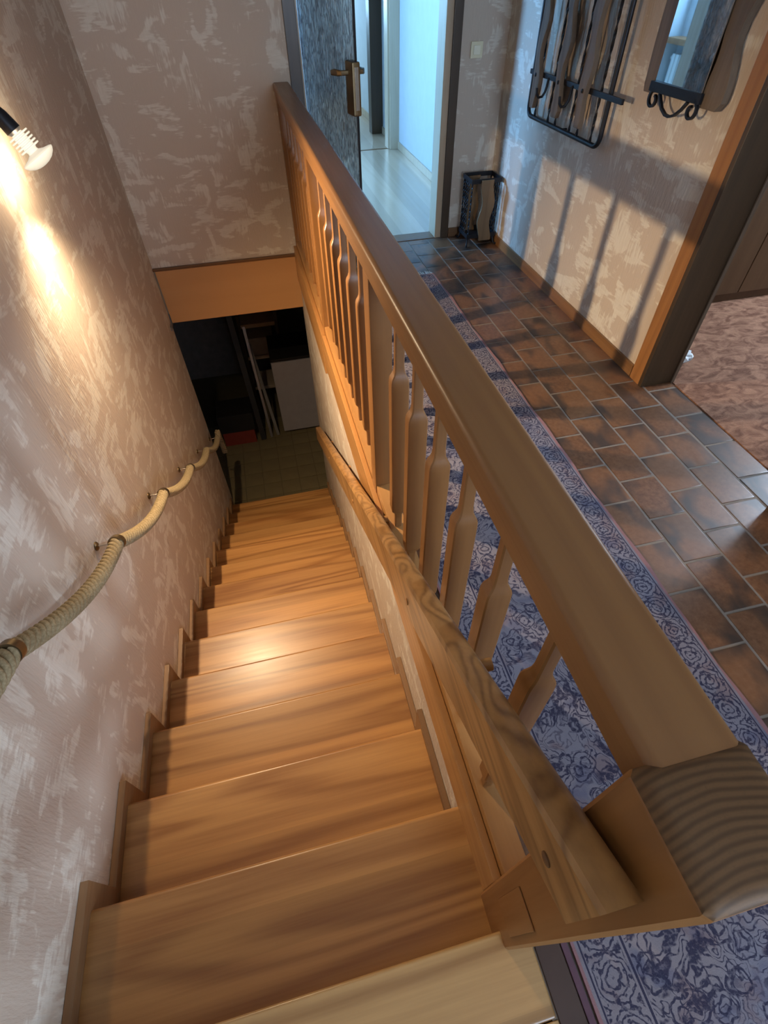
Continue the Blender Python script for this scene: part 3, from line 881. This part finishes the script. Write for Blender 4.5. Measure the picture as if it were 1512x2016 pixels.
for y, ph in ((3.385, .3), (3.115, 1.6), (2.858, 2.9)):
    s = crp('slat', wavy(y, .060, .890, 1.98, HX - .095, HX - .070, ph), grey_w)
    for z in (1.036, 1.72):
        obj('bolt', lathe([(0, .009), (.003, .009), (.006, .005)], (HX - .095, y, z), (-1, 0, 0), 12), iron, s)
for y, ph in ((3.215, .9), (2.975, 2.2)):
    crp('slat', wavy(y, .052, .915, 1.98, HX - .038, HX - .020, ph), grey_w)
for z in (1.036, 1.72):
    crp('cross_bar', box(HX - .0685, HX - .0555, 2.55 if z < 1.5 else 2.69, 3.515, z - .011, z + .011, .002), iron)
for y in (3.275, 3.005):
    P = [(HX - .0685, y, 1.03)]
    for i in range(13):
        a = rad(90 - 15 * i * 1.5)
        P.append((HX - .095 - .024 * math.cos(rad(i * 15)), y, .985 - .028 * math.sin(rad(i * 15))))
    P2 = [(HX - .0685, y, 1.036), (HX - .073, y, 1.0), (HX - .078, y, .975), (HX - .092, y, .955), (HX - .112, y, .952), (HX - .126, y, .968), (HX - .130, y, .995)]
    crp('hook', tube(P2, .0065, 8), iron)
for y in (ya_ + .2, yb_ - .2):
    crp('spacer', tube([(HX, y, zb_), (fx, y, zb_)], .006, 8), iron)
crp('spacer', tube([(HX, 3.1, za_), (fx, 3.1, za_)], .006, 8), iron)

# ------------------------------------------------------------------ wall mirror
mi = empty('wall_mirror', (HX, 2.25, 1.06), 'narrow wall mirror between wavy wooden slats with iron scrolls below', 'mirror')
def mip(n, me, m, par=None):
    o = obj(n, me, m, par or mi)
    if par is None: o.location = (-HX, -2.25, -1.06)
    return o
mg = box(HX - .040, HX - .035, 2.095, 2.400, 1.125, 1.95)
pv = Matrix.Translation((HX - .0375, 2.2475, 0)); mg.transform(pv @ Matrix.Rotation(rad(-1.6), 4, 'Z') @ pv.inverted())
mip('glass', mg, mirror_m)
mip('backing', box(HX - .0295, HX - .004, 2.10, 2.395, 1.13, 1.945), dark_w)
mip('side_slat', wavy(2.437, .085, 1.085, 2.02, HX - .034, HX - .004, .5, .010, .34), grey_w)
mip('side_slat', wavy(2.050, .095, 1.085, 2.02, HX - .034, HX - .004, 2.2, .012, .34), grey_w)
mip('lower_bar', box(HX - .050, HX - .037, 2.085, 2.41, 1.095, 1.128, .002), iron)
def scroll(pts): return sweep([Vector((HX - .044, a, b)) for a, b in pts], rect(.006, .0045), up=Vector((1, 0, 0)))
def spiral(cy, cz, s):
    P = []
    for i in range(22):
        t = i / 21; r = .034 - .020 * t; a = rad(100 + 330 * t)
        P.append((cy + s * r * math.cos(a), cz + r * math.sin(a)))
    return P
mip('scroll', scroll(spiral(2.368, 1.072, -1)), iron)
mip('scroll', scroll(spiral(2.118, 1.072, 1)), iron)
mip('scroll', scroll([(2.335, 1.095), (2.318, 1.075), (2.295, 1.052), (2.262, 1.037), (2.235, 1.035), (2.205, 1.044), (2.175, 1.066), (2.150, 1.095)]), iron)

# ------------------------------------------------------------------ umbrella stand
us = empty('umbrella_stand', (1.64, 3.885, 0), 'black wrought iron umbrella stand with wavy wooden slats in the hall corner', 'umbrella stand')
def usp(n, me, m, par=None):
    o = obj(n, me, m, par or us)
    if par is None: o.location = (-1.64, -3.885, 0)
    return o
ux0, ux1, uy0, uy1 = 1.530, 1.752, 3.795, 3.975
def sqloop(z, inset=0):
    return [Vector((ux0 + inset, uy0 + inset, z)), Vector((ux1 - inset, uy0 + inset, z)), Vector((ux1 - inset, uy1 - inset, z)), Vector((ux0 + inset, uy1 - inset, z))]
def ring(z0, z1, t=.006):
    bm = bmesh.new()
    o_ = [(ux0, uy0), (ux1, uy0), (ux1, uy1), (ux0, uy1)]; i_ = [(ux0 + t, uy0 + t), (ux1 - t, uy0 + t), (ux1 - t, uy1 - t), (ux0 + t, uy1 - t)]
    V = [[bm.verts.new((x, y, z)) for x, y in P] for P in (o_, i_) for z in (z0, z1)]
    for j in range(4):
        q = (j + 1) % 4
        bm.faces.new((V[0][j], V[0][q], V[1][q], V[1][j])); bm.faces.new((V[2][j], V[2][q], V[3][q], V[3][j]))
        bm.faces.new((V[0][j], V[0][q], V[2][q], V[2][j])); bm.faces.new((V[1][j], V[1][q], V[3][q], V[3][j]))
    return mesh_from(bm, 'ring')
usp('top_band', ring(.410, .438), iron)
usp('bottom_band', ring(.055, .085), iron)
usp('drip_tray', box(ux0 + .012, ux1 - .012, uy0 + .012, uy1 - .012, .052, .060, .002), iron)
for (x, y, sx, sy) in ((ux0, uy0, -1, -1), (ux1, uy0, 1, -1), (ux1, uy1, 1, 1), (ux0, uy1, -1, 1)):
    cxp, cyp = x - sx * .010, y - sy * .010
    usp('corner_bar', sweep([(cxp, cyp, .06 + .35 * i / 50) for i in range(51)], rect(.0055, .0035), twist=.45, up=Vector((1, 0, 0)), smooth=False), iron)
    foot = [(cxp, cyp, .06), (cxp, cyp, .04), (cxp + sx * .004, cyp + sy * .006, .018), (cxp + sx * .010, cyp + sy * .016, .007), (cxp + sx * .014, cyp + sy * .026, .007), (cxp + sx * .014, cyp + sy * .030, .014), (cxp + sx * .012, cyp + sy * .027, .020)]
    if sx > 0: foot = [(min(a, 1.766), b, c) for a, b, c in foot]
    usp('foot', tube(foot, .0055, 8), iron)
for f in (.33, .5, .67):
    for x in (ux0 + .004, ux1 - .004):
        y = uy0 + (uy1 - uy0) * f
        usp('side_bar', sweep([(x, y + .006 * math.sin(i * .4), .07 + .35 * i / 50) for i in range(51)], rect(.005, .003), twist=.45, up=Vector((1, 0, 0)), smooth=False), iron)
def wavy_y(xc, w, z0, z1, y0, y1, ph):
    n = 24; L = []; Rr = []
    for i in range(n + 1):
        z = z0 + (z1 - z0) * i / n; c = xc + .012 * math.sin(2 * math.pi * z / .24 + ph)
        L.append((c - w / 2, z)); Rr.append((c + w / 2, z))
    return prism(L + Rr[::-1], 'y', y0, y1, .002)
usp('slat', wavy_y(1.655, .092, .040, .432, uy0 - .014, uy0 - .001, .4), stand_w)
usp('slat', wavy_y(1.610, .085, .060, .42, uy1 - .021, uy1 - .007, 2.0), stand_w)

# ------------------------------------------------------------------ crumpled paper behind the jamb
bm = bmesh.new(); bmesh.ops.create_icosphere(bm, subdivisions=3, radius=.058)
rr = random.Random(3)
for v in bm.verts: v.co *= rr.uniform(.72, 1.1); v.co.z = v.co.z * .62
zmin = min(v.co.z for v in bm.verts)
for v in bm.verts: v.co += Vector((2.085, 1.985, .004 - zmin))
tag(obj('crumpled_paper', mesh_from(bm, 'paper'), paper_white), 'small crumpled white paper on the red brown carpet by the door jamb', 'paper')

# ------------------------------------------------------------------ room beyond: radiator under the window (seen in the mirror)
ra = empty('radiator', (-1.14, 6.2, 0), 'white ribbed radiator under the window beyond the hall doorway', 'radiator')
for i in range(12):
    o = obj('rib', box(-1.185, -1.10, 5.80 + .072 * i, 5.80 + .072 * i + .058, .12, .72, .012), curtain_m, ra); o.location = (1.14, -6.2, 0)
for z in (.16, .68):
    o = obj('pipe', tube([(-1.14, 5.76, z), (-1.14, 6.70, z)], .018, 10), curtain_m, ra); o.location = (1.14, -6.2, 0)
for y in (5.82, 6.62):
    o = obj('foot', box(-1.17, -1.11, y, y + .03, 0, .13, .004), curtain_m, ra); o.location = (1.14, -6.2, 0)

# ------------------------------------------------------------------ cellar clutter
z = ZF + .003
fr = empty('freezer', (.12, 5.35, z), 'white upright freezer in the dark cellar right of the leaning boards', 'freezer')
def frp(n, me, m): o = obj(n, me, m, fr); o.location = (-.12, -5.35, -z); return o
frp('body', box(-.105, .44, 5.10, 5.62, z + .02, z + .985, .012), white_enamel)
frp('door', box(-.105, .44, 5.065, 5.098, z + .035, z + .975, .010), white_enamel)
frp('lid_trim', box(-.105, .44, 5.07, 5.62, z + .985, z + 1.015, .006), black_pl)
for x in (-.07, .38): frp('foot', box(x, x + .03, 5.15, 5.19, z, z + .022), black_pl)
sh = empty('shelf_rack', (-.15, 5.6, z), 'dark wooden rack with pale shelf boards at the back of the cellar', 'shelf')
def shp(n, me, m): o = obj(n, me, m, sh); o.location = (.15, -5.6, -z); return o
for x in (-.40, .02): shp('upright', box(x, x + .035, 5.64, 6.0, z, z + 1.95, .003), dark_w)
for q, m in ((.30, beige_box), (.72, beige_box), (1.12, cream_w), (1.38, cream_w), (1.64, cream_w)): shp('shelf_board', box(-.364, .019, 5.64, 6.0, z + q, z + q + .045, .003), m)
for i, (x0, xt, m, w, L, lab) in enumerate(((-.365, -.46, black_pl, .06, 1.55, 'dark board leaning in the cellar, leftmost of the three'),
                                   (-.265, -.33, dull_steel, .028, 1.30, 'grey metal rail leaning in the cellar between two boards'),
                                   (-.185, -.32, grey_board, .034, 1.10, 'pale grey board leaning nearest the freezer in the cellar'))):
    bm = bmesh.new(); bmesh.ops.create_cube(bm, size=1)
    bmesh.ops.scale(bm, vec=(w, .022, L), verts=bm.verts); bmesh.ops.translate(bm, vec=(0, 0, L / 2), verts=bm.verts)
    me = mesh_from(bm, 'b')
    dy = .68
    o = obj('leaning_board', me, m); o.location = (x0, 5.02 + .02 * i, z + .004)
    o.rotation_euler = (-math.asin(.45 / L), math.atan2(xt - x0, L), 0)
    tag(o, lab, 'board', 'boards leaning in the cellar')
cb = empty('red_crate', (-.62, 5.1, z), 'red plastic crate on the cellar floor at the left', 'crate')
def cbp(n, me, m): o = obj(n, me, m, cb); o.location = (.62, -5.1, -z); return o
cbp('base', box(-.80, -.47, 5.02, 5.30, z, z + .02), red_pl)
for a in ((-.80, -.47, 5.0, 5.02), (-.80, -.47, 5.30, 5.32), (-.82, -.80, 5.0, 5.32), (-.47, -.45, 5.0, 5.32)): cbp('side', box(*a, z, z + .19, .003), red_pl)
tag(obj('black_case', box(-.84, -.43, 4.99, 5.34, z + .191, z + .43, .012), black_pl), 'black case resting on the red crate in the cellar', 'case')
tag(obj('wall_board', box(-.70, -.34, 6.55, 6.598, -1.70, -1.02, .003), grey_board), 'pale grey board fixed to the cellar back wall', 'board')
tag(obj('cardboard_box', box(-.33, -.03, 5.66, 5.94, z + .766, z + .98, .004), beige_box), 'beige cardboard box on a board of the cellar rack', 'box')
